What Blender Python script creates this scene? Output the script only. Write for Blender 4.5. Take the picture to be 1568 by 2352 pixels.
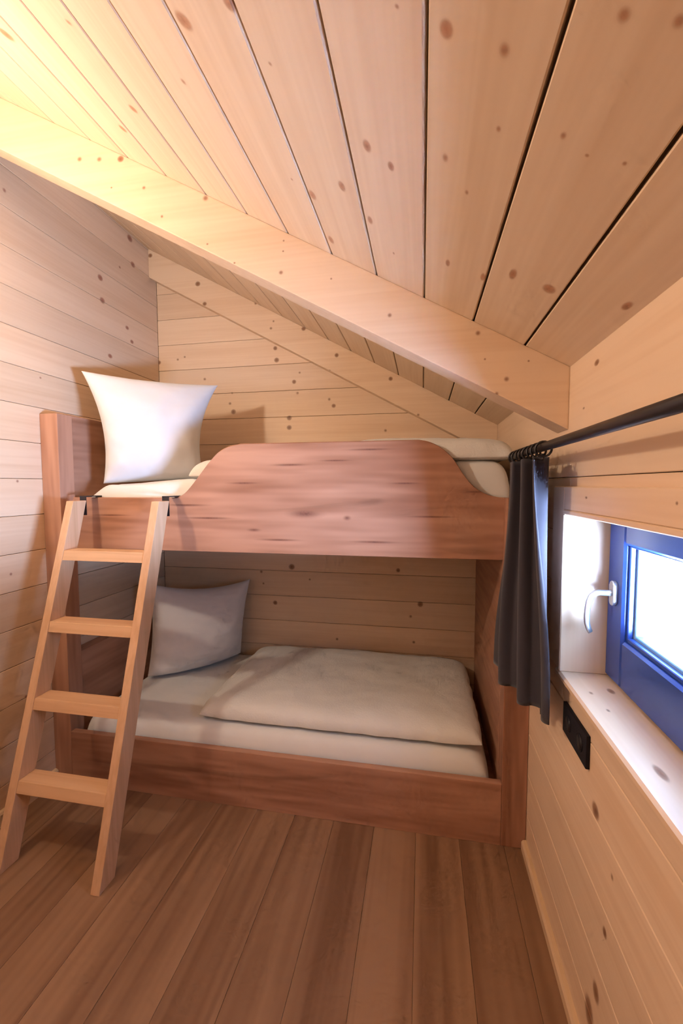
import bpy, bmesh, math, random
from mathutils import Vector, Matrix, noise

for _o in list(bpy.data.objects):
    bpy.data.objects.remove(_o, do_unlink=True)
S = bpy.context.scene
COL = S.collection
random.seed(7)

# ------------------------------------------------------------------ camera
CAM_POS = Vector((-0.4129, -2.6280, 1.4351))
YAW, PITCH, ROLL, FPX = 0.1884, -0.0631, -0.0024, 975.69
cam_d = bpy.data.cameras.new('camera')
cam_d.sensor_fit = 'HORIZONTAL'
cam_d.sensor_width = 36.0
cam_d.lens = FPX / 1568.0 * 36.0
cam_d.clip_start = 0.02
cam = bpy.data.objects.new('camera', cam_d)
COL.objects.link(cam)
F = Vector((-math.sin(YAW)*math.cos(PITCH), math.cos(YAW)*math.cos(PITCH), math.sin(PITCH)))
R = Vector((math.cos(YAW), math.sin(YAW), 0))
U = R.cross(F)
R, U = R*math.cos(ROLL)+U*math.sin(ROLL), U*math.cos(ROLL)-R*math.sin(ROLL)
M = Matrix.Identity(4)
for i in range(3):
    M[i][0], M[i][1], M[i][2], M[i][3] = R[i], U[i], -F[i], CAM_POS[i]
cam.matrix_world = M
S.camera = cam

# ------------------------------------------------------------------ world, daylight, exposure
SKY_COLOUR, SKY_STRENGTH = (0.42, 0.64, 1.0), 22.0
LAND_COLOUR, LAND_STRENGTH = (0.46, 0.64, 1.0), 250.0      # bright open ground seen down through the window
LAMP_COLOUR, LAMP_WATTS = (1.0, 0.86, 0.69), 45.0
LAMP_POS = Vector((-2.00, -1.95, 2.15))
W = bpy.data.worlds.new('overcast_sky')
S.world = W
W.use_nodes = True
_bg = W.node_tree.nodes['Background']
_wt = W.node_tree
_tc = _wt.nodes.new('ShaderNodeTexCoord')
_sx = _wt.nodes.new('ShaderNodeSeparateXYZ')
_wt.links.new(_tc.outputs['Generated'], _sx.inputs[0])
_rp = _wt.nodes.new('ShaderNodeMapRange'); _rp.interpolation_type = 'SMOOTHSTEP'
_rp.inputs[1].default_value = -0.06; _rp.inputs[2].default_value = 0.10
_wt.links.new(_sx.outputs['Z'], _rp.inputs[0])
_mx = _wt.nodes.new('ShaderNodeMix'); _mx.data_type = 'RGBA'
_wt.links.new(_rp.outputs[0], _mx.inputs[0])
_mx.inputs[6].default_value = (*[c*LAND_STRENGTH for c in LAND_COLOUR], 1)
_mx.inputs[7].default_value = (*[c*SKY_STRENGTH for c in SKY_COLOUR], 1)
_wt.links.new(_mx.outputs[2], _bg.inputs[0])
_bg.inputs[1].default_value = 1.0
S.view_settings.view_transform = 'Standard'
S.view_settings.look = 'None'
S.view_settings.gamma = 1
S.view_settings.use_curve_mapping = False
S.view_settings.exposure = 0.0
S.cycles.max_bounces = 6
S.cycles.diffuse_bounces = 3
S.cycles.glossy_bounces = 2
S.cycles.transmission_bounces = 3
S.cycles.adaptive_threshold = 0.08
S.cycles.adaptive_min_samples = 14
S.cycles.use_light_tree = False
S.cycles.sample_clamp_indirect = 6.0

# the window opening is a light portal for the sky
_pd = bpy.data.lights.new('window_daylight_portal', 'AREA')
_pd.shape = 'RECTANGLE'; _pd.size = 0.58; _pd.size_y = 0.25
_pd.cycles.is_portal = True
_po = bpy.data.objects.new('window_daylight_portal', _pd)
COL.objects.link(_po)
_po.location = (0.20, -1.67, 1.155)
_po.rotation_euler = (math.radians(90), 0, math.radians(90))

# ------------------------------------------------------------------ dimensions
WID = 2.16            # inner width of the room at the bunk
FRONT = -3.25         # wall behind the camera
ZC0, SL = 1.7727, 0.5473
def zc(x): return ZC0 - SL*x
D = 0.933             # front of the bed frame
RY = -0.86            # front of the upper guard board
YB = -1.285           # front of the near roof beam

# ------------------------------------------------------------------ materials
def new_mat(name):
    m = bpy.data.materials.new(name); m.use_nodes = True
    nt = m.node_tree
    return m, nt, nt.nodes['Principled BSDF']
def N(nt, typ, **kw):
    n = nt.nodes.new(typ)
    for k, v in kw.items(): setattr(n, k, v)
    return n
def math_node(nt, op, a, b=None, clamp=False):
    n = N(nt, 'ShaderNodeMath', operation=op); n.use_clamp = clamp
    for i, v in enumerate((a, b)):
        if v is None: continue
        if hasattr(v, 'links') or hasattr(v, 'is_output'): nt.links.new(v, n.inputs[i])
        else: n.inputs[i].default_value = v
    return n.outputs[0]
def mixc(nt, fac, a, b, blend='MIX'):
    n = N(nt, 'ShaderNodeMix', data_type='RGBA', blend_type=blend)
    for s, v in ((n.inputs[0], fac), (n.inputs[6], a), (n.inputs[7], b)):
        if hasattr(v, 'is_output'): nt.links.new(v, s)
        elif isinstance(v, (int, float)): s.default_value = v
        else: s.default_value = (*v, 1)
    return n.outputs[2]
def ramp(nt, src, stops):
    n = N(nt, 'ShaderNodeValToRGB')
    e = n.color_ramp.elements
    while len(e) < len(stops): e.new(0.5)
    for el, (p, c) in zip(e, stops):
        el.position = p; el.color = (*c, 1) if not isinstance(c, (int, float)) else (c, c, c, 1)
    nt.links.new(src, n.inputs[0])
    return n.outputs[0]

def wood_raw(name, axis, light, dark, knots=(), knot_col=(0.20, 0.075, 0.03), rough=0.45,
         grain=24.0, stretch=0.035, streak=0.0, streak_col=(0.06, 0.025, 0.015), vary=0.10, bump=0.0, turn=0.0,
         knot_soft=0.35, seed=0.0):
    """Board wood: grain stretched along one axis, tone varying from board to board, knots at given places."""
    m, nt, b = new_mat(name)
    tc = N(nt, 'ShaderNodeTexCoord'); co = tc.outputs['Object']
    oi = N(nt, 'ShaderNodeObjectInfo')
    # knot field
    kf = None
    for k in knots:
        x, y, z, rx, ry, rz = k
        s = 1.25
        mp = N(nt, 'ShaderNodeMapping', vector_type='TEXTURE')
        mp.inputs['Location'].default_value = (x, y, z)
        mp.inputs['Scale'].default_value = (max(rx*s, .004), max(ry*s, .004), max(rz*s, .004))
        nt.links.new(co, mp.inputs['Vector'])
        g = N(nt, 'ShaderNodeTexGradient', gradient_type='SPHERICAL')
        nt.links.new(mp.outputs[0], g.inputs[0])
        gv = g.outputs['Fac']
        if max(rx, ry, rz) < 0.013: gv = math_node(nt, 'MULTIPLY', gv, 0.62)
        kf = gv if kf is None else math_node(nt, 'MAXIMUM', kf, gv)
    # grain coordinates
    sc = [1.0, 1.0, 1.0]; sc['XYZ'.index(axis)] = stretch
    mp = N(nt, 'ShaderNodeMapping'); mp.inputs['Scale'].default_value = sc
    if turn: mp.inputs['Rotation'].default_value = (0, turn, 0)
    nt.links.new(co, mp.inputs['Vector'])
    off = N(nt, 'ShaderNodeVectorMath', operation='ADD')
    comb = N(nt, 'ShaderNodeCombineXYZ')
    r20 = math_node(nt, 'MULTIPLY', oi.outputs['Random'], 20.0)
    for i in range(3): nt.links.new(math_node(nt, 'ADD', r20, seed), comb.inputs[i])
    nt.links.new(mp.outputs[0], off.inputs[0]); nt.links.new(comb.outputs[0], off.inputs[1])
    n1 = N(nt, 'ShaderNodeTexNoise'); n1.inputs['Scale'].default_value = grain; n1.inputs['Detail'].default_value = 2
    n1.inputs['Distortion'].default_value = 0.6
    nt.links.new(off.outputs[0], n1.inputs['Vector'])
    n2 = N(nt, 'ShaderNodeTexNoise'); n2.inputs['Scale'].default_value = grain*4.5; n2.inputs['Detail'].default_value = 0
    nt.links.new(off.outputs[0], n2.inputs['Vector'])
    n3 = N(nt, 'ShaderNodeTexNoise'); n3.inputs['Scale'].default_value = grain*0.22; n3.inputs['Detail'].default_value = 0
    nt.links.new(off.outputs[0], n3.inputs['Vector'])
    g = math_node(nt, 'ADD', math_node(nt, 'MULTIPLY', n1.outputs['Fac'], 0.6), math_node(nt, 'MULTIPLY', n2.outputs['Fac'], 0.22))
    g = math_node(nt, 'ADD', g, math_node(nt, 'MULTIPLY', n3.outputs['Fac'], 0.35))
    col = ramp(nt, g, [(0.42, dark), (0.70, light)])
    # board to board tone
    tone = math_node(nt, 'ADD', math_node(nt, 'MULTIPLY', oi.outputs['Random'], 2*vary), 1.0 - vary)
    tn = N(nt, 'ShaderNodeVectorMath', operation='SCALE'); nt.links.new(col, tn.inputs[0]); nt.links.new(tone, tn.inputs['Scale'])
    col = tn.outputs[0]
    if streak > 0:
        n4 = N(nt, 'ShaderNodeTexNoise'); n4.inputs['Scale'].default_value = grain*0.62; n4.inputs['Detail'].default_value = 4
        n4.inputs['Distortion'].default_value = 1.2
        o2 = N(nt, 'ShaderNodeVectorMath', operation='ADD'); o2.inputs[1].default_value = (3.1, 7.7, 5.3)
        nt.links.new(off.outputs[0], o2.inputs[0]); nt.links.new(o2.outputs[0], n4.inputs['Vector'])
        st = ramp(nt, n4.outputs['Fac'], [(0.60, 0.0), (0.76, 1.0)])
        col = mixc(nt, math_node(nt, 'MULTIPLY', st, streak), col, streak_col)
    if kf is not None:
        halo = ramp(nt, kf, [(0.0, 0.0), (0.30, 0.25), (0.55, 0.30)])
        col = mixc(nt, halo, col, tuple(0.5*a+0.5*c for a, c in zip(dark, knot_col)))
        core = ramp(nt, kf, [(knot_soft*0.5, 0.0), (knot_soft*1.3, 0.7), (1.0, 0.95)])
        kn = N(nt, 'ShaderNodeTexNoise'); kn.inputs['Scale'].default_value = 120
        nt.links.new(co, kn.inputs['Vector'])
        kc = mixc(nt, kn.outputs['Fac'], tuple(c*0.55 for c in knot_col), tuple(min(1, c*1.6) for c in knot_col))
        col = mixc(nt, core, col, kc)
    nt.links.new(col, b.inputs['Base Color'])
    b.inputs['Roughness'].default_value = rough
    b.inputs['Specular IOR Level'].default_value = 0.35
    if bump:
        bm_ = N(nt, 'ShaderNodeBump'); bm_.inputs['Strength'].default_value = bump; bm_.inputs['Distance'].default_value = 0.002
        nt.links.new(n2.outputs['Fac'], bm_.inputs['Height']); nt.links.new(bm_.outputs[0], b.inputs['Normal'])
    return m

_pieces = {}
def fitted(mat, bounds, pad=0.03):
    """the wood of one surface cut down to the knots that lie on one board"""
    spec = WOODS[mat.name]
    near = [k for k in spec[1].get('knots', ()) if all(lo-pad <= c <= hi+pad for c, (lo, hi) in zip(k[:3], bounds))]
    if len(near) == len(spec[1].get('knots', ())): return mat
    key = (mat.name, tuple(near))
    if key not in _pieces:
        kw = dict(spec[1]); kw['knots'] = near
        _pieces[key] = wood_raw(mat.name + '_board', *spec[0], **kw)
    return _pieces[key]
WOODS = {}
def wood(name, axis, light, dark, knots=(), **kw):
    m = wood_raw(name, axis, light, dark, knots=knots, **kw)
    WOODS[m.name] = ((axis, light, dark), dict(kw, knots=list(knots)))
    return m

def cloth(name, col, weave=900.0, rough=0.9, bump=0.15, lumps=0.0, sheen=0.2, trans=0.0):
    m, nt, b = new_mat(name)
    tc = N(nt, 'ShaderNodeTexCoord')
    n = N(nt, 'ShaderNodeTexNoise'); n.inputs['Scale'].default_value = 9; n.inputs['Detail'].default_value = 3
    nt.links.new(tc.outputs['Object'], n.inputs['Vector'])
    c = mixc(nt, n.outputs['Fac'], tuple(v*0.95 for v in col), tuple(min(1, v*1.04) for v in col))
    nt.links.new(c, b.inputs['Base Color'])
    b.inputs['Roughness'].default_value = rough
    b.inputs['Specular IOR Level'].default_value = 0.15
    b.inputs['Sheen Weight'].default_value = sheen
    h = N(nt, 'ShaderNodeTexNoise'); h.inputs['Scale'].default_value = weave; h.inputs['Detail'].default_value = 1
    nt.links.new(tc.outputs['Object'], h.inputs['Vector'])
    hh = h.outputs['Fac']
    if lumps:
        h2 = N(nt, 'ShaderNodeTexNoise'); h2.inputs['Scale'].default_value = lumps; h2.inputs['Detail'].default_value = 2
        nt.links.new(tc.outputs['Object'], h2.inputs['Vector'])
        hh = math_node(nt, 'ADD', math_node(nt, 'MULTIPLY', hh, 0.3), h2.outputs['Fac'])
    bp = N(nt, 'ShaderNodeBump'); bp.inputs['Strength'].default_value = bump; bp.inputs['Distance'].default_value = 0.003
    nt.links.new(hh, bp.inputs['Height']); nt.links.new(bp.outputs[0], b.inputs['Normal'])
    if trans:
        tl = N(nt, 'ShaderNodeBsdfTranslucent'); tl.inputs[0].default_value = (*col, 1)
        mx = N(nt, 'ShaderNodeMixShader'); mx.inputs[0].default_value = trans
        nt.links.new(b.outputs[0], mx.inputs[1]); nt.links.new(tl.outputs[0], mx.inputs[2])
        nt.links.new(mx.outputs[0], nt.nodes['Material Output'].inputs[0])
    return m

def plain(name, col, rough=0.4, metal=0.0, spec=0.5, mottled=0.06):
    m, nt, b = new_mat(name)
    tc = N(nt, 'ShaderNodeTexCoord')
    n = N(nt, 'ShaderNodeTexNoise'); n.inputs['Scale'].default_value = 40
    nt.links.new(tc.outputs['Object'], n.inputs['Vector'])
    c = mixc(nt, n.outputs['Fac'], tuple(v*(1-mottled) for v in col), tuple(min(1, v*(1+mottled)) for v in col))
    nt.links.new(c, b.inputs['Base Color'])
    b.inputs['Roughness'].default_value = rough; b.inputs['Metallic'].default_value = metal
    b.inputs['Specular IOR Level'].default_value = spec
    return m

KNOTS = {
'ceil':[(-0.390,-2.063,1.986,0.012,0.013,0.007),(-0.323,-2.064,1.949,0.011,0.012,0.006),(-0.223,-2.137,1.895,0.010,0.010,0.006),(-0.179,-2.147,1.871,0.010,0.009,0.005),(-0.311,-1.956,1.943,0.005,0.007,0.004),(-0.233,-1.985,1.900,0.006,0.008,0.004),(-0.198,-1.970,1.881,0.004,0.004,0.004),(-0.155,-1.980,1.858,0.004,0.005,0.004),(-0.381,-1.862,1.981,0.008,0.012,0.005),(-0.340,-1.803,1.959,0.005,0.008,0.004),(-0.358,-1.539,1.969,0.008,0.017,0.004),(-0.278,-1.548,1.925,0.008,0.019,0.004),(-0.223,-1.614,1.895,0.011,0.024,0.006),(-0.150,-1.620,1.855,0.020,0.019,0.010),(-0.519,-1.812,2.057,0.012,0.016,0.006),(-0.477,-1.786,2.034,0.009,0.013,0.005),(-0.542,-1.572,2.070,0.009,0.017,0.005),(-0.493,-1.466,2.043,0.004,0.008,0.004),(-0.595,-1.656,2.099,0.012,0.018,0.006),(-0.686,-1.567,2.148,0.013,0.019,0.007),(-0.680,-1.377,2.145,0.012,0.021,0.006),(-0.817,-1.921,2.220,0.021,0.017,0.011),(-0.907,-1.772,2.269,0.009,0.009,0.005),(-1.148,-1.801,2.401,0.012,0.008,0.006),(-1.156,-1.589,2.405,0.015,0.013,0.008),(-1.281,-1.463,2.474,0.015,0.014,0.008),(-0.730,-1.595,2.172,0.004,0.006,0.004),(-0.449,-2.068,2.019,0.004,0.004,0.004),(-0.022,-1.680,1.785,0.010,0.020,0.006),(-0.706,-1.985,2.159,0.015,0.013,0.008),(-0.670,-1.906,2.140,0.005,0.005,0.004),(-1.450,-1.665,2.566,0.027,0.018,0.015)],
'beam1':[(-0.864,-1.285,2.114,0.009,0.004,0.008),(-0.517,-1.285,1.955,0.008,0.004,0.008),(-0.256,-1.285,1.884,0.009,0.004,0.009),(-0.173,-1.285,1.746,0.009,0.004,0.009),(-0.200,-1.285,1.704,0.007,0.004,0.008),(-0.700,-1.285,2.080,0.004,0.004,0.004),(-1.508,-1.285,2.548,0.012,0.004,0.010),(-1.585,-1.285,2.559,0.012,0.004,0.010),(-1.426,-1.285,2.538,0.013,0.004,0.011),(-1.119,-1.285,2.373,0.012,0.004,0.011),(-1.278,-1.285,2.334,0.006,0.004,0.006),(-1.116,-1.285,2.228,0.005,0.004,0.004),(-1.022,-1.285,2.159,0.005,0.004,0.004),(-0.856,-1.285,2.179,0.004,0.004,0.004),(-0.854,-1.285,2.211,0.004,0.004,0.004),(-1.465,-1.285,2.450,0.005,0.004,0.004),(-1.342,-1.285,2.434,0.008,0.004,0.007),(-0.113,-1.285,1.795,0.004,0.004,0.004),(-0.235,-1.285,1.807,0.004,0.004,0.004)],
'beam2':[(-2.145,-0.080,2.910,0.016,0.004,0.014),(-1.818,-0.080,2.705,0.018,0.004,0.016),(-1.774,-0.080,2.579,0.015,0.004,0.013),(-1.434,-0.080,2.554,0.011,0.004,0.010),(-1.337,-0.080,2.398,0.011,0.004,0.010),(-1.320,-0.080,2.439,0.008,0.004,0.008),(-1.130,-0.080,2.381,0.014,0.004,0.013),(-0.926,-0.080,2.212,0.013,0.004,0.013),(-0.971,-0.080,2.122,0.011,0.004,0.010),(-0.603,-0.080,2.058,0.013,0.004,0.013),(-0.442,-0.080,1.843,0.010,0.004,0.010)],
'back':[(-2.158,0.000,2.259,0.016,0.004,0.014),(-2.019,-0.000,2.271,0.010,0.004,0.009),(-1.968,0.000,2.285,0.009,0.004,0.008),(-1.339,0.000,2.303,0.014,0.004,0.014),(-1.331,0.000,2.229,0.017,0.004,0.016),(-1.180,0.000,2.143,0.009,0.004,0.008),(-1.217,0.000,2.088,0.014,0.004,0.014),(-1.195,0.000,2.017,0.011,0.004,0.011),(-0.990,0.000,1.970,0.011,0.004,0.011),(-0.962,0.000,1.929,0.014,0.004,0.013),(-1.653,0.000,1.969,0.012,0.004,0.011),(-1.630,0.000,1.915,0.018,0.004,0.017),(-1.828,0.000,2.134,0.012,0.004,0.011),(-1.637,0.000,2.035,0.009,0.004,0.008),(-1.251,0.000,1.863,0.017,0.004,0.016),(-1.252,0.000,1.803,0.017,0.004,0.016),(-0.639,0.000,1.768,0.011,0.004,0.011),(-1.244,0.000,0.905,0.021,0.004,0.020),(-1.360,0.000,0.663,0.015,0.004,0.015),(-1.454,0.000,0.866,0.012,0.004,0.012),(-1.440,0.000,0.788,0.009,0.004,0.009),(-0.557,0.000,0.907,0.013,0.004,0.014),(-0.420,0.000,0.700,0.018,0.004,0.019),(-0.478,0.000,0.620,0.011,0.004,0.011),(-0.945,0.000,0.445,0.011,0.004,0.011),(-0.458,0.000,0.458,0.011,0.004,0.011),(-1.124,0.000,0.827,0.009,0.004,0.009)],
'left':[(-2.160,-0.501,2.457,0.004,0.020,0.017),(-2.160,-0.511,2.574,0.004,0.020,0.017),(-2.160,-0.304,2.379,0.004,0.016,0.012),(-2.160,-0.265,2.310,0.004,0.016,0.012),(-2.160,-0.456,2.169,0.004,0.018,0.013),(-2.160,-1.050,2.682,0.004,0.010,0.011),(-2.160,-0.254,2.922,0.004,0.024,0.020),(-2.160,-0.233,2.780,0.004,0.021,0.017),(-2.160,-0.351,2.707,0.004,0.011,0.009),(-2.160,-1.109,1.054,0.004,0.008,0.008),(-2.160,-0.917,1.936,0.004,0.007,0.006),(-2.160,-1.057,1.456,0.004,0.008,0.008),(-2.160,-1.068,0.487,0.004,0.008,0.009)],
'right':[(0.000,-1.477,1.731,0.004,0.016,0.008),(0.000,-1.400,1.635,0.004,0.009,0.004),(0.000,-1.564,0.657,0.004,0.022,0.020),(0.000,-1.661,0.582,0.004,0.008,0.009),(0.000,-1.636,0.426,0.004,0.011,0.013),(0.000,-1.603,0.238,0.004,0.019,0.025),(0.000,-1.569,0.143,0.004,0.028,0.039),(0.000,-1.768,0.957,0.004,0.006,0.005)],
'case':[(-0.015,-1.482,1.403,0.004,0.009,0.004),(-0.015,-1.864,1.405,0.004,0.005,0.004)],
'sill':[(0.023,-1.451,0.893,0.006,0.010,0.004),(0.078,-1.431,0.893,0.009,0.016,0.004),(0.030,-1.537,0.893,0.005,0.009,0.004),(0.032,-1.763,0.893,0.009,0.026,0.004)],
}
PINE_L, PINE_D = (0.83, 0.605, 0.415), (0.76, 0.525, 0.34)
M_CEIL = wood('pine_ceiling', 'Y', (0.80, 0.59, 0.405), (0.72, 0.505, 0.33), KNOTS['ceil'], knot_col=(0.36, 0.15, 0.07), vary=0.05)
M_BEAM1 = wood('pine_beam_near', 'X', PINE_L, PINE_D, KNOTS['beam1'], vary=0.0, turn=-0.5, knot_col=(0.22, 0.07, 0.03))
M_BEAM2 = wood('pine_beam_far', 'X', PINE_L, PINE_D, KNOTS['beam2'], vary=0.0, turn=-0.5)
M_BACK = wood('pine_back_wall', 'X', PINE_L, PINE_D, KNOTS['back'], vary=0.07)
M_LEFT = wood('pine_left_wall', 'Y', PINE_L, PINE_D, KNOTS['left'], vary=0.07, knot_col=(0.30, 0.10, 0.06))
M_RIGHT = wood('pine_right_wall', 'Y', PINE_L, PINE_D, KNOTS['right'], vary=0.06)
M_CASE = wood('pine_casing', 'Z', PINE_L, PINE_D, KNOTS['case'] + KNOTS['sill'], vary=0.03, rough=0.32)
M_CASEY = wood('pine_sill', 'Y', PINE_L, PINE_D, KNOTS['case'] + KNOTS['sill'], vary=0.03, rough=0.32)
M_TRIM = wood('pine_trim', 'Y', (0.72, 0.50, 0.29), PINE_D, vary=0.03)
M_OAK = wood('reddish_oak_board', 'X', (0.53, 0.275, 0.175), (0.32, 0.14, 0.08), streak=0.55, grain=11, stretch=0.10, vary=0.0, rough=0.4,
             knots=[(-0.977,-0.861,1.523,0.087,0.02,0.006),(-0.776,-0.861,1.539,0.075,0.02,0.005),(-0.911,-0.861,1.312,0.081,0.02,0.021),(-1.145,-0.861,1.238,0.032,0.02,0.008),(-0.726,-0.861,1.296,0.017,0.02,0.011),(-0.628,-0.861,1.583,0.108,0.02,0.005),(-0.377,-0.861,1.305,0.103,0.02,0.005),(-1.861,-0.861,1.296,0.104,0.02,0.006),(-0.609,-0.861,1.196,0.100,0.02,0.006),(-1.465,-0.861,1.346,0.107,0.02,0.006),(-1.189,-0.861,1.445,0.081,0.02,0.006),(-0.208,-0.861,1.407,0.050,0.02,0.005),(-1.030,-0.861,1.196,0.099,0.02,0.006),(-0.484,-0.861,1.442,0.070,0.02,0.005),(-1.359,-0.861,1.288,0.126,0.02,0.006)],
             knot_col=(0.16, 0.06, 0.04), knot_soft=0.6)
M_OAKV = wood('reddish_oak_upright', 'Z', (0.53, 0.275, 0.175), (0.32, 0.14, 0.08), streak=0.4, grain=11, stretch=0.10, vary=0.0, rough=0.4)
M_OAKY = wood('reddish_oak_side', 'Y', (0.53, 0.275, 0.175), (0.32, 0.14, 0.08), streak=0.4, grain=11, stretch=0.10, vary=0.0, rough=0.4)
M_LADV = wood('beech_ladder_upright', 'Z', (0.72, 0.44, 0.26), (0.62, 0.36, 0.20), grain=30, vary=0.03, rough=0.4)
M_LADX = wood('beech_ladder_rung', 'X', (0.72, 0.44, 0.25), (0.62, 0.35, 0.19), grain=30, vary=0.05, rough=0.4)
M_FLOOR = wood('oak_floor_plank', 'Y', (0.345, 0.193, 0.108), (0.20, 0.098, 0.052), streak=0.8, grain=10, stretch=0.05, vary=0.02, rough=0.42, streak_col=(0.10, 0.045, 0.025))
M_SHEET = cloth('white_sheet', (0.82, 0.795, 0.76))
M_PILLOW = cloth('white_pillow_cotton', (0.76, 0.735, 0.735))
M_DUVET = cloth('white_seersucker_duvet', (0.82, 0.79, 0.735), bump=0.5, lumps=130)
M_CURT = cloth('charcoal_curtain', (0.056, 0.049, 0.060), weave=1400, sheen=0.3, trans=0.12)
M_BLACK = plain('black_metal', (0.018, 0.014, 0.015), 0.38, 0.0)
M_SOCK = plain('black_plastic', (0.010, 0.009, 0.014), 0.6, spec=0.2)
M_DARK = plain('dark_groove_backing', (0.36, 0.22, 0.13), 0.9)
M_FRAME = plain('blue_anthracite_frame', (0.025, 0.062, 0.27), 0.3)
M_BEAD = plain('blue_grey_glazing_bead', (0.22, 0.40, 0.55), 0.35)
M_STEEL = plain('brushed_silver', (0.78, 0.80, 0.84), 0.28, 0.85)
M_SKIRT = plain('white_lamp_base', (0.8, 0.78, 0.74), 0.5)
def glass_mat():
    m, nt, b = new_mat('window_glass')
    nt.nodes.remove(b)
    tr = N(nt, 'ShaderNodeBsdfTransparent'); tr.inputs[0].default_value = (0.93, 0.97, 1.0, 1)
    gl = N(nt, 'ShaderNodeBsdfGlossy'); gl.inputs['Roughness'].default_value = 0.02
    lw_ = N(nt, 'ShaderNodeLayerWeight'); lw_.inputs[0].default_value = 0.5
    fr = N(nt, 'ShaderNodeMapRange'); fr.inputs[1].default_value = 0.55; fr.inputs[2].default_value = 1.0; fr.inputs[3].default_value = 0.04; fr.inputs[4].default_value = 0.6
    nt.links.new(lw_.outputs['Facing'], fr.inputs[0])
    mx = N(nt, 'ShaderNodeMixShader')
    nt.links.new(fr.outputs[0], mx.inputs[0]); nt.links.new(tr.outputs[0], mx.inputs[1]); nt.links.new(gl.outputs[0], mx.inputs[2])
    nt.links.new(mx.outputs[0], nt.nodes['Material Output'].inputs[0])
    return m
M_GLASS = glass_mat()

# ------------------------------------------------------------------ mesh helpers
def tag(o, label=None, cat=None, group=None, kind=None):
    for k, v in (('label', label), ('category', cat), ('group', group), ('kind', kind)):
        if v: o[k] = v
    return o
def link(name, bm, mat, parent=None, smooth=False):
    bmesh.ops.recalc_face_normals(bm, faces=bm.faces)
    me = bpy.data.meshes.new(name)
    bm.to_mesh(me); bm.free()
    if name == 'plank' and mat.name in WOODS and len(me.vertices):
        cs = [[v.co[i] for v in me.vertices] for i in range(3)]
        mat = fitted(mat, [(min(c), max(c)) for c in cs])
    me.materials.append(mat)
    if smooth:
        for p in me.polygons: p.use_smooth = True
    o = bpy.data.objects.new(name, me); COL.objects.link(o)
    if parent is not None:
        o.parent = parent
        o.matrix_parent_inverse = Matrix.Translation(-parent.location)
    return o
def empty(name, loc):
    o = bpy.data.objects.new(name, None); o.location = loc; o.empty_display_size = 0.05
    COL.objects.link(o); return o
def add_hexa(bm, pts):
    """eight points: bottom four counter-clockwise, then top four"""
    v = [bm.verts.new(p) for p in pts]
    for f in ((3, 2, 1, 0), (4, 5, 6, 7), (0, 1, 5, 4), (1, 2, 6, 5), (2, 3, 7, 6), (3, 0, 4, 7)):
        bm.faces.new([v[i] for i in f])
def add_box(bm, x0, x1, y0, y1, z0, z1):
    add_hexa(bm, [(x0, y0, z0), (x1, y0, z0), (x1, y1, z0), (x0, y1, z0), (x0, y0, z1), (x1, y0, z1), (x1, y1, z1), (x0, y1, z1)])
def bevel(bm, w, seg=1):
    bmesh.ops.bevel(bm, geom=list(bm.edges), offset=w, segments=seg, profile=0.7, affect='EDGES', clamp_overlap=True)
def box(name, x0, x1, y0, y1, z0, z1, mat, parent=None, bev=0.002, seg=1):
    bm = bmesh.new(); add_box(bm, x0, x1, y0, y1, z0, z1)
    if bev: bevel(bm, bev, seg)
    return link(name, bm, mat, parent)
def hexa(name, pts, mat, parent=None, bev=0.002, seg=1):
    bm = bmesh.new(); add_hexa(bm, pts)
    if bev: bevel(bm, bev, seg)
    return link(name, bm, mat, parent)
def prism(name, poly, axis, a0, a1, mat, parent=None, bev=0.0, seg=1, smooth=False):
    """extrude a polygon of the two other axes along one axis"""
    bm = bmesh.new()
    def P(p, a):
        return {'X': (a, p[0], p[1]), 'Y': (p[0], a, p[1]), 'Z': (p[0], p[1], a)}[axis]
    A = [bm.verts.new(P(p, a0)) for p in poly]; B = [bm.verts.new(P(p, a1)) for p in poly]
    n = len(poly)
    bm.faces.new(A); bm.faces.new(B[::-1])
    for i in range(n): bm.faces.new((A[i], A[(i+1) % n], B[(i+1) % n], B[i]))
    if bev: bevel(bm, bev, seg)
    return link(name, bm, mat, parent, smooth)
def add_tube(bm, pts, rad, seg=12, caps=True):
    pts = [Vector(p) for p in pts]
    rads = rad if isinstance(rad, (list, tuple)) else [rad]*len(pts)
    rings = []; ref = None
    for i, p in enumerate(pts):
        t = (pts[min(i+1, len(pts)-1)] - pts[max(i-1, 0)]).normalized()
        if ref is None:
            ref = t.orthogonal().normalized()
        ref = (ref - t*ref.dot(t)).normalized()
        b = t.cross(ref)
        rr = rads[i] if isinstance(rads[i], tuple) else (rads[i], rads[i])
        rings.append([bm.verts.new(p + ref*math.cos(2*math.pi*k/seg)*rr[0] + b*math.sin(2*math.pi*k/seg)*rr[1]) for k in range(seg)])
    for a, c in zip(rings, rings[1:]):
        for k in range(seg): bm.faces.new((a[k], a[(k+1) % seg], c[(k+1) % seg], c[k]))
    if caps:
        bm.faces.new(rings[0][::-1]); bm.faces.new(rings[-1])
def tube(name, pts, rad, mat, parent=None, seg=12):
    bm = bmesh.new(); add_tube(bm, pts, rad, seg)
    return link(name, bm, mat, parent, True)
def add_torus(bm, c, axis, R0, r0, seg=20, sub=8):
    a = Vector(axis).normalized(); u = a.orthogonal().normalized(); w = a.cross(u)
    rings = []
    for i in range(seg):
        th = 2*math.pi*i/seg; d = u*math.cos(th)+w*math.sin(th)
        rings.append([bm.verts.new(Vector(c)+d*(R0+r0*math.cos(2*math.pi*k/sub))+a*r0*math.sin(2*math.pi*k/sub)) for k in range(sub)])
    for i in range(seg):
        p, q = rings[i], rings[(i+1) % seg]
        for k in range(sub): bm.faces.new((p[k], q[k], q[(k+1) % sub], p[(k+1) % sub]))
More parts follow.
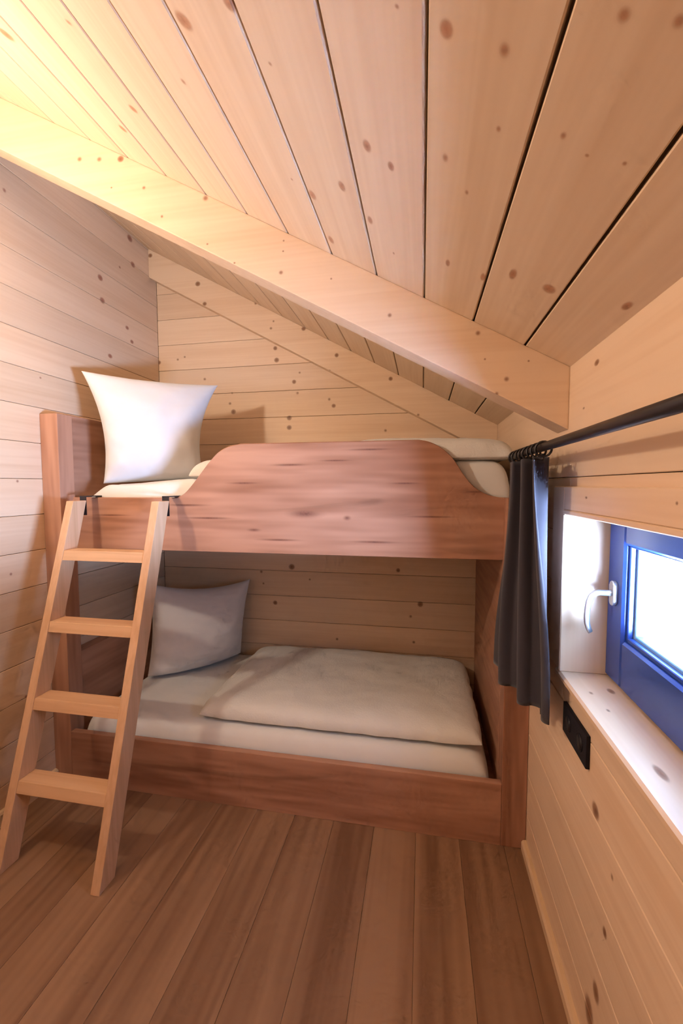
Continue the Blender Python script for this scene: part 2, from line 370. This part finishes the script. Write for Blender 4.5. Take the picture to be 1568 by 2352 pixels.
def fbm(x, y, z, s):
    return noise.noise(Vector((x*s, y*s, z*s)))

# ------------------------------------------------------------------ the room
G = 0.0009            # half joint
TH = 0.018            # board thickness
def struct(o): return tag(o, kind='structure')

# floor of laminate planks
floor = struct(box('floor', -WID-0.1, 0.1, FRONT-0.1, 0.1, -0.12, -0.011, M_DARK, bev=0))
xj = [-0.0825 - 0.1725*k for k in range(-1, 14)]
for i in range(len(xj)-1):
    b, a = min(xj[i], 0.0), max(xj[i+1], -WID)
    if b-a < 0.01: continue
    L = [FRONT, -2.05 - 0.27*((i*0.37) % 1.0)*2, 0.0]
    for y0, y1 in zip(L, L[1:]):
        box('plank', a+0.0004, b-0.0004, y0+0.0001, y1-0.0001, -0.011, 0.0, M_FLOOR, floor, bev=0.0006)

# left wall
lw = struct(box('wall_left', -WID-0.10, -WID-TH, FRONT-0.1, 0.1, 0.0, zc(-WID)+0.25, M_DARK, bev=0))
z = -0.006 + 0.0
zs = [0.0] + [0.154 + 0.1642*k for k in range(0, 19)]
for z0, z1 in zip(zs, zs[1:]):
    z1 = min(z1, zc(-WID)+0.02)
    if z1-z0 < 0.02: continue
    box('plank', -WID-TH, -WID, FRONT, 0.0, z0+G, z1-G, M_LEFT, lw, bev=0.0018)

# back wall
bw = struct(prism('wall_back', [(-WID-0.1, 0), (0.0, 0), (0.0, zc(0)+.05), (-WID-0.1, zc(-WID)+.10)], 'Y', TH, TH+0.08, M_DARK))
zs = [0.0] + [0.050 + 0.1655*k for k in range(0, 19)]
for z0, z1 in zip(zs, zs[1:]):
    z0 += G; z1 -= G
    if z1 - z0 < .02: continue
    xe0 = min(0.0, (ZC0+0.01 - z0)/SL); xe1 = min(0.0, (ZC0+0.01 - z1)/SL)
    if xe1 < -WID+0.02: break
    hexa('plank', [(-WID, 0, z0), (xe0, 0, z0), (xe0, TH, z0), (-WID, TH, z0), (-WID, 0, z1), (xe1, 0, z1), (xe1, TH, z1), (-WID, TH, z1)], M_BACK, bw, bev=0.0018)

# right wall with the window opening
OY0, OY1, OZ0, OZ1 = -2.02, -1.315, 0.893, 1.364
WT = 0.16
rw = struct(box('wall_right', TH, WT, OY1, 0.12, 0.0, zc(0)+.12, M_DARK, bev=0))
box('wall_core', TH, WT, FRONT-0.1, OY0, 0.0, zc(0)+.12, M_DARK, rw, bev=0)
box('wall_core', TH, WT, OY0, OY1, 0.0, OZ0-0.02, M_DARK, rw, bev=0)
box('wall_core', TH, WT, OY0, OY1, OZ1+0.02, zc(0)+.12, M_DARK, rw, bev=0)
zs = [0.0] + [0.144 + 0.164*k for k in range(0, 9)] + [1.80]
for z0, z1 in zip(zs, zs[1:]):
    z1 = min(z1, ZC0+0.015)
    if z1 - z0 < 0.02: continue
    if z1 <= OZ0 or z0 >= OZ1:
        spans = [(FRONT, 0.0, z0, z1)]
    else:
        spans = [(FRONT, OY0, z0, z1), (OY1, 0.0, z0, z1)]
        if z0 < OZ0: spans.append((OY0, OY1, z0, OZ0-0.02))
        if z1 > OZ1: spans.append((OY0, OY1, OZ1+0.02, z1))
    for y0, y1, a, b in spans:
        if b-a > 0.006: box('plank', 0.0, TH, y0, y1, a+G, b-G, M_RIGHT, rw, bev=0.0018)

# wall behind the camera
wf = struct(prism('wall_front', [(-WID-0.1, 0), (0.1, 0), (0.1, zc(0)+.05), (-WID-0.1, zc(-WID)+.10)], 'Y', FRONT-0.1, FRONT, M_BACK))

# ceiling of wide boards
nrm = Vector((SL, 0, 1)).normalized()
def cp(x, y, h): return tuple(Vector((x, y, zc(x))) + nrm*h)
ce = struct(hexa('ceiling', [cp(-WID-.1, FRONT-.1, .022), cp(.12, FRONT-.1, .022), cp(.12, .12, .022), cp(-WID-.1, .12, .022),
                             cp(-WID-.1, FRONT-.1, .12), cp(.12, FRONT-.1, .12), cp(.12, .12, .12), cp(-WID-.1, .12, .12)], M_DARK, bev=0))
xj = [0.02, -.124, -.270, -.4145, -.5585, -.699, -.8405, -.977, -1.118, -1.26, -1.40, -1.542, -1.684, -1.826, -1.968, -2.11, -2.20]
GC = 0.0026
for b, a in zip(xj, xj[1:]):
    hexa('plank', [cp(a+GC, FRONT, 0), cp(b-GC, FRONT, 0), cp(b-GC, 0, 0), cp(a+GC, 0, 0),
                   cp(a+GC, FRONT, .022), cp(b-GC, FRONT, .022), cp(b-GC, 0, .022), cp(a+GC, 0, .022)], M_CEIL, ce, bev=0.0022)

# the two sloping roof beams
HB = 0.179
def beam(name, y0, y1, mat, x0=-WID, x1=0.0, h=HB):
    return struct(hexa(name, [(x0, y0, zc(x0)-h), (x1, y0, zc(x1)-h), (x1, y1, zc(x1)-h), (x0, y1, zc(x0)-h),
                              (x0, y0, zc(x0)), (x1, y0, zc(x1)), (x1, y1, zc(x1)), (x0, y1, zc(x0))], mat, bev=0.004, seg=2))
beam('trim_1', YB, YB+0.10, M_BEAM1)
beam('trim_2', -0.08, 0.0, M_BEAM2)

# skirting
def skirting(name, poly_x, y0, y1):
    return struct(prism(name, poly_x, 'Y', y0, y1, M_TRIM, bev=0.0))
skirting('baseboard_right', [(0, 0), (-.018, 0), (-.018, .030), (-.012, .038), (0, .040)], FRONT, -D-0.001)
skirting('baseboard_left', [(-WID, 0), (-WID+.018, 0), (-WID+.018, .050), (-WID+.012, .058), (-WID, .060)], FRONT, -D-0.001)

# ------------------------------------------------------------------ window
win = struct(empty('window_1', (0.09, (OY0+OY1)/2, OZ0)))
XE = -0.015
def case_board(name, *a, **k): return box(name, *a, M_CASEY if a[3]-a[2] > 0.3 else M_CASE, win, bev=k.get('bev', 0.0025), seg=1)
case_board('casing', XE, 0.0, OY1, OY1+0.10, OZ0-0.001, 1.430)
case_board('casing', XE, 0.0, OY0-0.10, OY0, OZ0-0.001, 1.430)
case_board('casing', XE, 0.0, OY0, OY1, OZ1, 1.430)
case_board('jamb_lining', XE-0.003, 0.150, OY1-0.012, OY1, OZ0, OZ1-0.013)
case_board('jamb_lining', XE-0.003, 0.150, OY0, OY0+0.012, OZ0, OZ1-0.013)
case_board('head_lining', XE-0.003, 0.150, OY0, OY1, OZ1-0.013, OZ1)
case_board('sill_board', XE-0.004, 0.150, OY0-0.02, OY1+0.03, OZ0-0.022, OZ0, bev=0.006)
# frame, sash, bead
fy0, fy1, fz0, fz1 = OY0+0.012, OY1-0.012, OZ0, OZ1-0.013
def ring4(name, x0, x1, y0, y1, z0, z1, wl, wr, wt, wb, mat, bev=0.003):
    """four mitred-looking members of a rectangular frame"""
    box(name, x0, x1, y1-wl, y1, z0, z1, mat, win, bev)
    box(name, x0, x1, y0, y0+wr, z0, z1, mat, win, bev)
    box(name, x0, x1, y0+wr, y1-wl, z1-wt, z1, mat, win, bev)
    box(name, x0, x1, y0+wr, y1-wl, z0, z0+wb, mat, win, bev)
ring4('window_frame', 0.108, 0.158, fy0, fy1, fz0, fz1, 0.03, 0.03, 0.018, 0.03, M_FRAME)
ring4('sash', 0.100, 0.150, fy0+0.012, fy1-0.004, fz0+0.006, fz1-0.006, 0.094, 0.094, 0.066, 0.128, M_FRAME, bev=0.006)
by0, by1, bz0, bz1 = fy0+0.106, fy1-0.098, fz0+0.134, fz1-0.072
ring4('glazing_bead', 0.110, 0.124, by0, by1, bz0, bz1, 0.010, 0.010, 0.005, 0.012, M_FRAME, bev=0.002)
ring4('glazing_bead', 0.124, 0.146, by0, by1, bz0, bz1, 0.020, 0.020, 0.008, 0.020, M_BEAD, bev=0.002)
box('pane', 0.1300, 0.1360, by0+0.004, by1-0.004, bz0+0.004, bz1-0.004, M_GLASS, win, bev=0)
# handle
hy, hz = fy1-0.055, 1.143
hd = empty('window_handle', (0.1, hy, hz)); hd.parent = win; hd.matrix_parent_inverse = Matrix.Translation(-win.location)
def sub(o): o.parent = hd; o.matrix_parent_inverse = Matrix.Translation(-hd.location) @ Matrix.Identity(4); return o
hd_pts = [(math.cos(t)*0.014, math.sin(t)*0.014 + (0.020 if math.sin(t) >= 0 else -0.020)) for t in [2*math.pi*k/24 for k in range(24)]]
ro = prism('rosette', [(hy+p, hz+q) for p, q in hd_pts], 'X', 0.089, 0.1005, M_STEEL, bev=0.002)
neck = [(0.09, hy, hz), (0.075, hy, hz), (0.060, hy, hz+0.0005), (0.048, hy, hz-0.003), (0.040, hy, hz-0.012), (0.035, hy-0.000, hz-0.026),
        (0.032, hy, hz-0.045), (0.031, hy, hz-0.065), (0.032, hy, hz-0.085), (0.036, hy, hz-0.099), (0.041, hy, hz-0.110)]
le = tube('lever', neck, [(.008, .008), (.008, .008), (.008, .008), (.008, .009), (.007, .009), (.0065, .010), (.006, .010), (.006, .010), (.006, .0095), (.0055, .009), (.005, .008)], M_STEEL, seg=14)
for o in (ro, le): sub(o)

# ------------------------------------------------------------------ bunk bed
bed = tag(empty('bunk_bed', (-WID/2, -D/2, 0)), 'reddish oak bunk bed with wavy upper guard board, built wall to wall', 'bunk bed')
PW = 0.095
XL, XR = -WID+PW, -PW
box('post', -WID+0.001, XL, -D, -D+0.085, 0.0, 1.7686, M_OAKV, bed, bev=0.003, seg=2)
box('post', XR, -0.001, -D, -D+0.085, 0.0, 1.385, M_OAKV, bed, bev=0.003, seg=2)
box('headboard', -WID+0.001, -WID+0.068, -D+0.085, -0.001, 1.10, 1.775, M_OAKY, bed, bev=0.002)
box('headboard', -WID+0.001, -WID+0.068, -D+0.085, -0.001, 0.0, 0.605, M_OAKY, bed, bev=0.002)
box('end_panel', XR, -0.001, -D+0.085, -0.001, 0.0, 1.192, M_OAKY, bed, bev=0.002)
box('base_board', XL, XR, -D, -D+0.03, 0.0, 0.2546, M_OAK, bed, bev=0.003, seg=2)
# guard board with the wave cut into its top edge
Z0, ZL, ZH = 1.134, 1.380, 1.619
def smooth(t): t = max(0, min(1, t)); return t*t*(3-2*t)
prof = []
def wave_z(x):
    if x < -1.52: return ZL
    if x < -1.200:
        pts = [(-1.52, ZL), (-1.485, 1.392), (-1.441, 1.436), (-1.400, 1.486), (-1.353, 1.542), (-1.31, 1.584), (-1.26, 1.610), (-1.20, ZH)]
    elif x <= -0.43: return ZH
    elif x < -0.11:
        pts = [(-0.43, ZH), (-0.39, 1.612), (-0.346, 1.591), (-0.294, 1.546), (-0.26, 1.487), (-0.225, 1.440), (-0.192, 1.412), (-0.15, 1.392), (-0.11, 1.385)]
    else: return 1.385
    for (a, za), (b, zb) in zip(pts, pts[1:]):
        if a <= x <= b: return za + (zb-za)*(x-a)/(b-a)
    return ZH
xs = [XL, -1.53] + [-1.52 + 0.32*k/26 for k in range(27)] + [-0.43 + 0.32*k/26 for k in range(27)] + [XR]
zz = [wave_z(x) for x in xs]
zs2 = list(zz)
for _ in range(2):
    zs2 = [zs2[0]] + [(zs2[i-1]+2*zs2[i]+zs2[i+1])/4 if 2 < i < len(zs2)-2 and abs(xs[i+1]-xs[i-1]) < .05 else zs2[i] for i in range(1, len(zs2)-1)] + [zs2[-1]]
prof = [(x, z_) for x, z_ in zip(xs, zs2)] + [(XR, Z0), (XL, Z0)]
bm = bmesh.new()
n = len(xs)
rows = []
for y, s in ((RY, 0.004), (RY+0.004, 0.0), (RY+0.022, 0.0), (RY+0.026, 0.004)):
    rows.append(([bm.verts.new((x, y, z_-s)) for x, z_ in zip(xs, zs2)], [bm.verts.new((x, y, Z0+s*.5)) for x in xs]))
for i in range(n-1):
    for (t0, b0), (t1, b1) in zip(rows, rows[1:]):
        bm.faces.new((t0[i], t0[i+1], t1[i+1], t1[i])); bm.faces.new((b0[i], b1[i], b1[i+1], b0[i+1]))
    t, b = rows[0]; bm.faces.new((t[i], b[i], b[i+1], t[i+1]))
    t, b = rows[-1]; bm.faces.new((t[i], t[i+1], b[i+1], b[i]))
for i in (0, n-1):
    for (t0, b0), (t1, b1) in zip(rows, rows[1:]):
        bm.faces.new((t0[i], t1[i], b1[i], b0[i]))
link('guard_board', bm, M_OAK, bed)
box('bed_platform', -WID+0.068, XR, RY+0.04, -0.001, 1.175, 1.193, M_OAK, bed)
box('bed_platform', -WID+0.068, XR, -D+0.03, -0.001, 0.155, 0.173, M_OAK, bed)

# ------------------------------------------------------------------ bedding
def slab(name, x0, x1, y0, y1, base, thick, mat, nx, ny, p=8.0, q=2.0, disp=None, parent=None, lowq=0.0):
    """soft slab: rounded in plan and section; base(x,y) is its underside"""
    bm = bmesh.new()
    us = [math.sin(math.pi/2*(-1+2*i/nx)) for i in range(nx+1)]
    vs = [math.sin(math.pi/2*(-1+2*j/ny)) for j in range(ny+1)]
    top, bot = {}, {}
    for i, u in enumerate(us):
        for j, v in enumerate(vs):
            e = max(0.0, (1-abs(u)**p))**(1/q) * max(0.0, (1-abs(v)**p))**(1/q)
            # round the plan corners
            k = 1 - 0.05*(abs(u)*abs(v))**6
            x = (x0+x1)/2 + u*(x1-x0)/2*(1-0.012*(abs(v)**8)); y = (y0+y1)/2 + v*(y1-y0)/2*(1-0.02*(abs(u)**8))
            mid = base(x, y) + thick*lowq
            zt = mid + (thick*(1-lowq))*e; zb = mid - thick*lowq*e
            if disp:
                dx, dy, dz = disp(u, v, x, y, e); x += dx; y += dy; zt += dz
            border = i in (0, nx) or j in (0, ny)
            t = bm.verts.new((x, y, zt)); top[i, j] = t
            bot[i, j] = t if border else bm.verts.new((x, y, min(zb, zt-0.001)))
    for i in range(nx):
        for j in range(ny):
            bm.faces.new((top[i, j], top[i+1, j], top[i+1, j+1], top[i, j+1]))
            f = (bot[i, j], bot[i, j+1], bot[i+1, j+1], bot[i+1, j])
            if len(set(f)) > 2 and set(f) != {top[i, j], top[i+1, j], top[i+1, j+1], top[i, j+1]}:
                try: bm.faces.new(f)
                except ValueError: pass
    return link(name, bm, mat, parent, True)

# lower mattress and its duvet
def low_disp(u, v, x, y, e):
    w = 0.0
    fr = smooth((-0.70 - y)/0.2) * smooth((-1.15 - x)/0.6)
    w += 0.007*fr*math.sin(60*(z_line(x, y)))
    w += 0.004*fbm(x, y, 3.0, 4.0)
    return (0, -0.006*fr*math.sin(34*x+5), w*e)
def z_line(x, y): return 0.55*x + 1.0*y
lm = slab('lower_mattress', -2.045, -0.125, -0.895, -0.012, lambda x, y: 0.174, 0.150, M_SHEET, 80, 44, p=26, q=2.2, disp=low_disp, lowq=0.12)
tag(lm, 'white sheeted mattress on the lower bunk, low above the floor', 'mattress')
def duv_disp(u, v, x, y, e):
    d = 0.013*fbm(x, y, 1.3, 3.2) + 0.006*fbm(x, y, 4.1, 9.0) + 0.0025*fbm(x, y, 2.2, 24)
    sag = -0.012*math.exp(-((x+0.75)/0.35)**2-((y+0.4)/0.22)**2)
    edge = 0.006*fbm(x, y, 9.0, 14)*(max(abs(u), abs(v))**6)
    return (edge + (0.05*(v > 0)*abs(v)*0.0), edge, (d+sag)*e)
ld = slab('lower_duvet', -1.455, -0.150, -0.845, -0.040, lambda x, y: 0.329, 0.094, M_DUVET, 90, 60, p=9, q=2.4, disp=duv_disp, lowq=0.20)
tag(ld, 'folded white duvet lying on the lower bunk mattress', 'duvet')
# upper mattress and its duvet
def up_base(x, y): return 1.194
def up_top(x): return 1.440 + 0.030*smooth((x+1.9)/0.5) + 0.068*smooth((x+1.45)/0.9)
def up_disp(u, v, x, y, e):
    h = up_top(x) - 1.448
    dz = h*e - 0.055*smooth((-1.90-x)/0.14)*smooth((-0.55-y)/0.2)
    fr = smooth((-0.62 - y)/0.16) * smooth((-1.45 - x)/0.3)
    return (0, 0, dz + 0.005*fr*math.sin(26*(0.35*x + 3.0*y))*e)
um = slab('upper_mattress', -2.075, -0.050, -0.830, -0.012, up_base, 0.254, M_SHEET, 90, 50, p=40, q=3.0, disp=up_disp, lowq=0.12)
tag(um, 'white sheeted mattress on the upper bunk behind the guard board', 'mattress')
ud = slab('upper_duvet', -1.490, -0.050, -0.832, -0.090, lambda x, y: up_top(x)-0.004, 0.104, M_DUVET, 90, 56, p=10, q=2.6, disp=duv_disp, lowq=0.15)
tag(ud, 'white duvet on the upper bunk showing above the guard board', 'duvet')

# pillows
def pillow(name, TL, TR, BL, BR, thick, label, bow=(0.03, 0.03, 0.03, 0.03), nn=44, seed=0.0, flip=1, shift=0.35):
    TL, TR, BL, BR = map(Vector, (TL, TR, BL, BR))
    nrm_ = ((TR-TL)+(BR-BL)).cross((TL-BL)+(TR-BR)).normalized()   # towards the room
    bm = bmesh.new(); fr, bk = {}, {}
    for i in range(nn+1):
        for j in range(nn+1):
            u = math.sin(math.pi/2*(-1+2*i/nn)); v = math.sin(math.pi/2*(-1+2*j/nn))
            s, t = (u+1)/2, (v+1)/2
            P = (BL*(1-s)+BR*s)*(1-t) + (TL*(1-s)+TR*s)*t
            ex = ((TR-TL)+(BR-BL)).normalized(); ey = ((TL-BL)+(TR-BR)).normalized()
            l, r_, b_, t_ = bow
            P += ex*(l*(1-s)**2*(1-v*v)) - ex*(r_*s**2*(1-v*v)) + ey*(b_*(1-t)**2*(1-u*u)) - ey*(t_*t**2*(1-u*u))
            e = ((1-u*u)*(1-v*v))**0.5
            e = e**0.85
            d = thick*e
            # fullness sinks towards the bottom
            d *= 1.0 + 0.25*(-v)
            wr = 0.006*fbm(u*1.2, v*1.2, seed, 2.5) + 0.0035*fbm(u*1.0, v*3.0, seed+5, 4.5)
            wr += 0.007*math.exp(-((u+0.78)/0.30)**2)*math.sin(15*v+2.2*u+seed)*(0.4+0.6*(v < 0.2)) + 0.004*math.exp(-((u-0.7)/0.3)**2)*math.sin(9*v-4*u+seed)
            # radiating creases at edges
            rim = max(abs(u), abs(v))**5
            wr += rim*0.004*math.sin(26*(u+v*0.9)+seed*3)*(1-max(abs(u*v), 0))
            fr[i, j] = P + nrm_*(d*(1-shift) + wr*(e**0.5))
            bk[i, j] = P - nrm_*(d*shift)
    vf, vb = {}, {}
    for k, p in fr.items():
        border = k[0] in (0, nn) or k[1] in (0, nn)
        vf[k] = bm.verts.new(p)
        vb[k] = vf[k] if border else bm.verts.new(bk[k])
    for i in range(nn):
        for j in range(nn):
            bm.faces.new((vf[i, j], vf[i+1, j], vf[i+1, j+1], vf[i, j+1]))
            try: bm.faces.new((vb[i, j], vb[i, j+1], vb[i+1, j+1], vb[i+1, j]))
            except ValueError: pass
    o = link(name, bm, M_PILLOW, None, True)
    return tag(o, label, 'pillow', 'white square pillows on the bunks')
pillow('pillow', (-2.063, -0.78, 1.998), (-1.535, -0.40, 1.990), (-1.975, -0.765, 1.446), (-1.575, -0.50, 1.474), 0.22,
       'white square pillow standing upright on the upper bunk', bow=(0.045, 0.055, 0.0, 0.02), seed=1.0)
pillow('pillow', (-1.965, -0.44, 0.865), (-1.505, -0.07, 0.830), (-1.955, -0.50, 0.340), (-1.565, -0.10, 0.350), 0.20,
       'white square pillow propped in the corner of the lower bunk', bow=(0.02, 0.02, -0.012, 0.045), seed=4.0, shift=0.25)

# ------------------------------------------------------------------ ladder
lad = tag(empty('bunk_ladder', (-1.738, -1.38, 0)), 'beech wood ladder with four rungs hooked onto the upper bunk', 'ladder')
LY0, LY1, LZ1 = -1.415, -1.004, 1.3677      # front edge at floor and top
dep = 0.078
def ly(z_): return LY0 + (LY1-LY0)*z_/LZ1
for x0, x1 in ((-1.966, -1.930), (-1.546, -1.510)):
    hexa('stile', [(x0, ly(0), 0), (x1, ly(0), 0), (x1, ly(0)+dep, 0), (x0, ly(0)+dep, 0),
                   (x0, ly(LZ1), LZ1), (x1, ly(LZ1), LZ1), (x1, ly(LZ1)+dep-0.003, LZ1), (x0, ly(LZ1)+dep-0.003, LZ1)], M_LADV, lad, bev=0.003, seg=2)
for zc_ in (1.137, 0.852, 0.566, 0.281):
    za, zb = zc_-0.021, zc_+0.021
    hexa('rung', [(-1.930, ly(za)+.002, za), (-1.546, ly(za)+.002, za), (-1.546, ly(za)+dep-.004, za), (-1.930, ly(za)+dep-.004, za),
                  (-1.930, ly(zb)+.002, zb), (-1.546, ly(zb)+.002, zb), (-1.546, ly(zb)+dep-.004, zb), (-1.930, ly(zb)+dep-.004, zb)], M_LADX, lad, bev=0.003, seg=2)
for x in (-1.948, -1.528):
    hp = [(LY1+dep-0.004, 1.30), (LY1+dep-0.001, 1.30), (LY1+dep-0.001, 1.3835), (RY+0.0265, 1.3835), (RY+0.0265, 1.355), (RY+0.030, 1.355), (RY+0.030, 1.3885), (LY1+dep-0.004, 1.3885)]
    prism('hook', hp, 'X', x-0.0165, x+0.0165, M_BLACK, lad)

# ------------------------------------------------------------------ curtain
RX, RZ = -0.09, 1.538
rod = tag(empty('curtain_rod', (RX, -1.9, RZ)), 'black curtain rod above the window', 'curtain rod')
tube('rod', [(RX, -2.72, RZ), (RX, -0.985, RZ)], 0.0120, M_BLACK, rod, 20)
for y in (-0.985, -2.72):
    tube('finial', [(RX, y-.012, RZ), (RX, y+.012, RZ)], 0.0155, M_BLACK, rod, 20)
for y in (-1.03, -2.62):
    bk_ = tube('bracket', [(RX, y, RZ-.004), (RX+.03, y, RZ-0.012), (-0.008, y, RZ-0.014)], 0.006, M_BLACK, rod, 10)
    bp = tube('wall_plate', [(-0.008, y, RZ-0.014), (0.0, y, RZ-0.014)], 0.02, M_BLACK, bk_, 18)
    bp.matrix_parent_inverse = bk_.matrix_world.inverted() if False else Matrix.Identity(4)
cur = tag(empty('curtain', (RX, -1.2, 0.76)), 'dark grey curtain gathered at the bunk end of its rod', 'curtain')
NF, NU, NV = 2.8, 132, 46
bm = bmesh.new(); g = []
ZT, ZBOT = 1.512, 0.760
def cur_pt(s, t):
    """s 0..1 from the bunk side to the window side, t 0..1 top to hem"""
    ytop = -1.005 - 0.385*s; ybot = -0.985 - 0.385*s - 0.02*math.sin(math.pi*s)
    y = ytop + (ybot-ytop)*t
    xtop = -0.098 + 0.006*s; xbot = -0.150 + 0.098*s**1.3
    x = xtop + (xbot-xtop)*smooth(t*1.1)
    ph = 2*math.pi*NF*(s**(1+0.25*t)) + 0.5*math.sin(2.2*t)
    am = 0.027*(1-0.25*t) if s < 0.78 else 0.027*(1-0.25*t)*(1-0.55*t*smooth((s-0.78)/0.1))
    x += am*math.sin(ph) + 0.004*math.sin(3.1*ph+2*t)
    y += 0.016*math.sin(2*ph+0.6)*(1-0.4*t)
    z_ = ZT + (ZBOT-ZT)*t + (0.004*math.sin(ph)*t) - 0.006*(1-t)*(math.sin(ph*1.0) > 0.2)*0
    return (x, y, z_)
for j in range(NV+1):
    g.append([bm.verts.new(cur_pt(i/NU, j/NV)) for i in range(NU+1)])
for j in range(NV):
    for i in range(NU): bm.faces.new((g[j][i], g[j][i+1], g[j+1][i+1], g[j+1][i]))
fab = link('fabric', bm, M_CURT, cur, True)
md = fab.modifiers.new('thickness', 'SOLIDIFY'); md.thickness = 0.0016; md.offset = 0
for k in range(8):
    s = k/7
    y = -1.012 - 0.365*s
    bm = bmesh.new()
    add_torus(bm, (RX, y, RZ-0.006), (0.25*math.sin(k*2.1), 1, 0.12*math.cos(k*1.7)), 0.0205, 0.0032)
    add_tube(bm, [(RX, y, RZ-0.027), (RX-0.002, y, RZ-0.036)], 0.0035, 8)
    link('ring', bm, M_BLACK, cur, True)

# ------------------------------------------------------------------ socket plate under the sill
SY0, SY1, SZ0, SZ1 = -1.522, -1.345, 0.730, 0.815
sock = tag(empty('wall_socket', (0, (SY0+SY1)/2, SZ0)), 'black double wall socket below the window sill', 'socket')
box('cover_plate', -0.010, 0.0, SY0, SY1, SZ0, SZ1, M_SOCK, sock, bev=0.003, seg=2)
for yc in (SY0+0.045, SY1-0.045):
    bm = bmesh.new()
    add_torus(bm, (-0.0102, yc, (SZ0+SZ1)/2), (1, 0, 0), 0.0215, 0.0016, 28, 6)
    o = link('socket_ring', bm, M_SOCK, sock, True)
    tube('socket_well', [(-0.0100, yc, (SZ0+SZ1)/2), (-0.0112, yc, (SZ0+SZ1)/2)], 0.0195, plain('socket_black', (0.006, 0.006, 0.008), 0.5), sock, 28)

# ------------------------------------------------------------------ lamp on the left wall (gives the warm light)
lamp = tag(empty('wall_lamp', (-WID, LAMP_POS.y, LAMP_POS.z-0.02)), 'round glowing wall lamp high on the left wall', 'lamp')
tube('wall_plate', [(-WID, LAMP_POS.y, LAMP_POS.z-0.10), (-WID+0.02, LAMP_POS.y, LAMP_POS.z-0.10)], 0.05, M_SKIRT, lamp, 24)
tube('arm', [(-WID+0.018, LAMP_POS.y, LAMP_POS.z-0.10), (LAMP_POS.x, LAMP_POS.y, LAMP_POS.z-0.10), (LAMP_POS.x, LAMP_POS.y, LAMP_POS.z-0.075)], 0.008, M_SKIRT, lamp, 10)
tube('downlight_block_cup', [(LAMP_POS.x, LAMP_POS.y, LAMP_POS.z-0.085), (LAMP_POS.x, LAMP_POS.y, LAMP_POS.z-0.055)], [0.020, 0.037], M_SKIRT, lamp, 20)  # unseen cup, shaped to block part of the bulb's downward light
ld_ = bpy.data.lights.new('warm_bulb', 'POINT'); ld_.energy = LAMP_WATTS; ld_.color = LAMP_COLOUR; ld_.shadow_soft_size = 0.045
lo_ = bpy.data.objects.new('warm_bulb', ld_); COL.objects.link(lo_); lo_.location = LAMP_POS
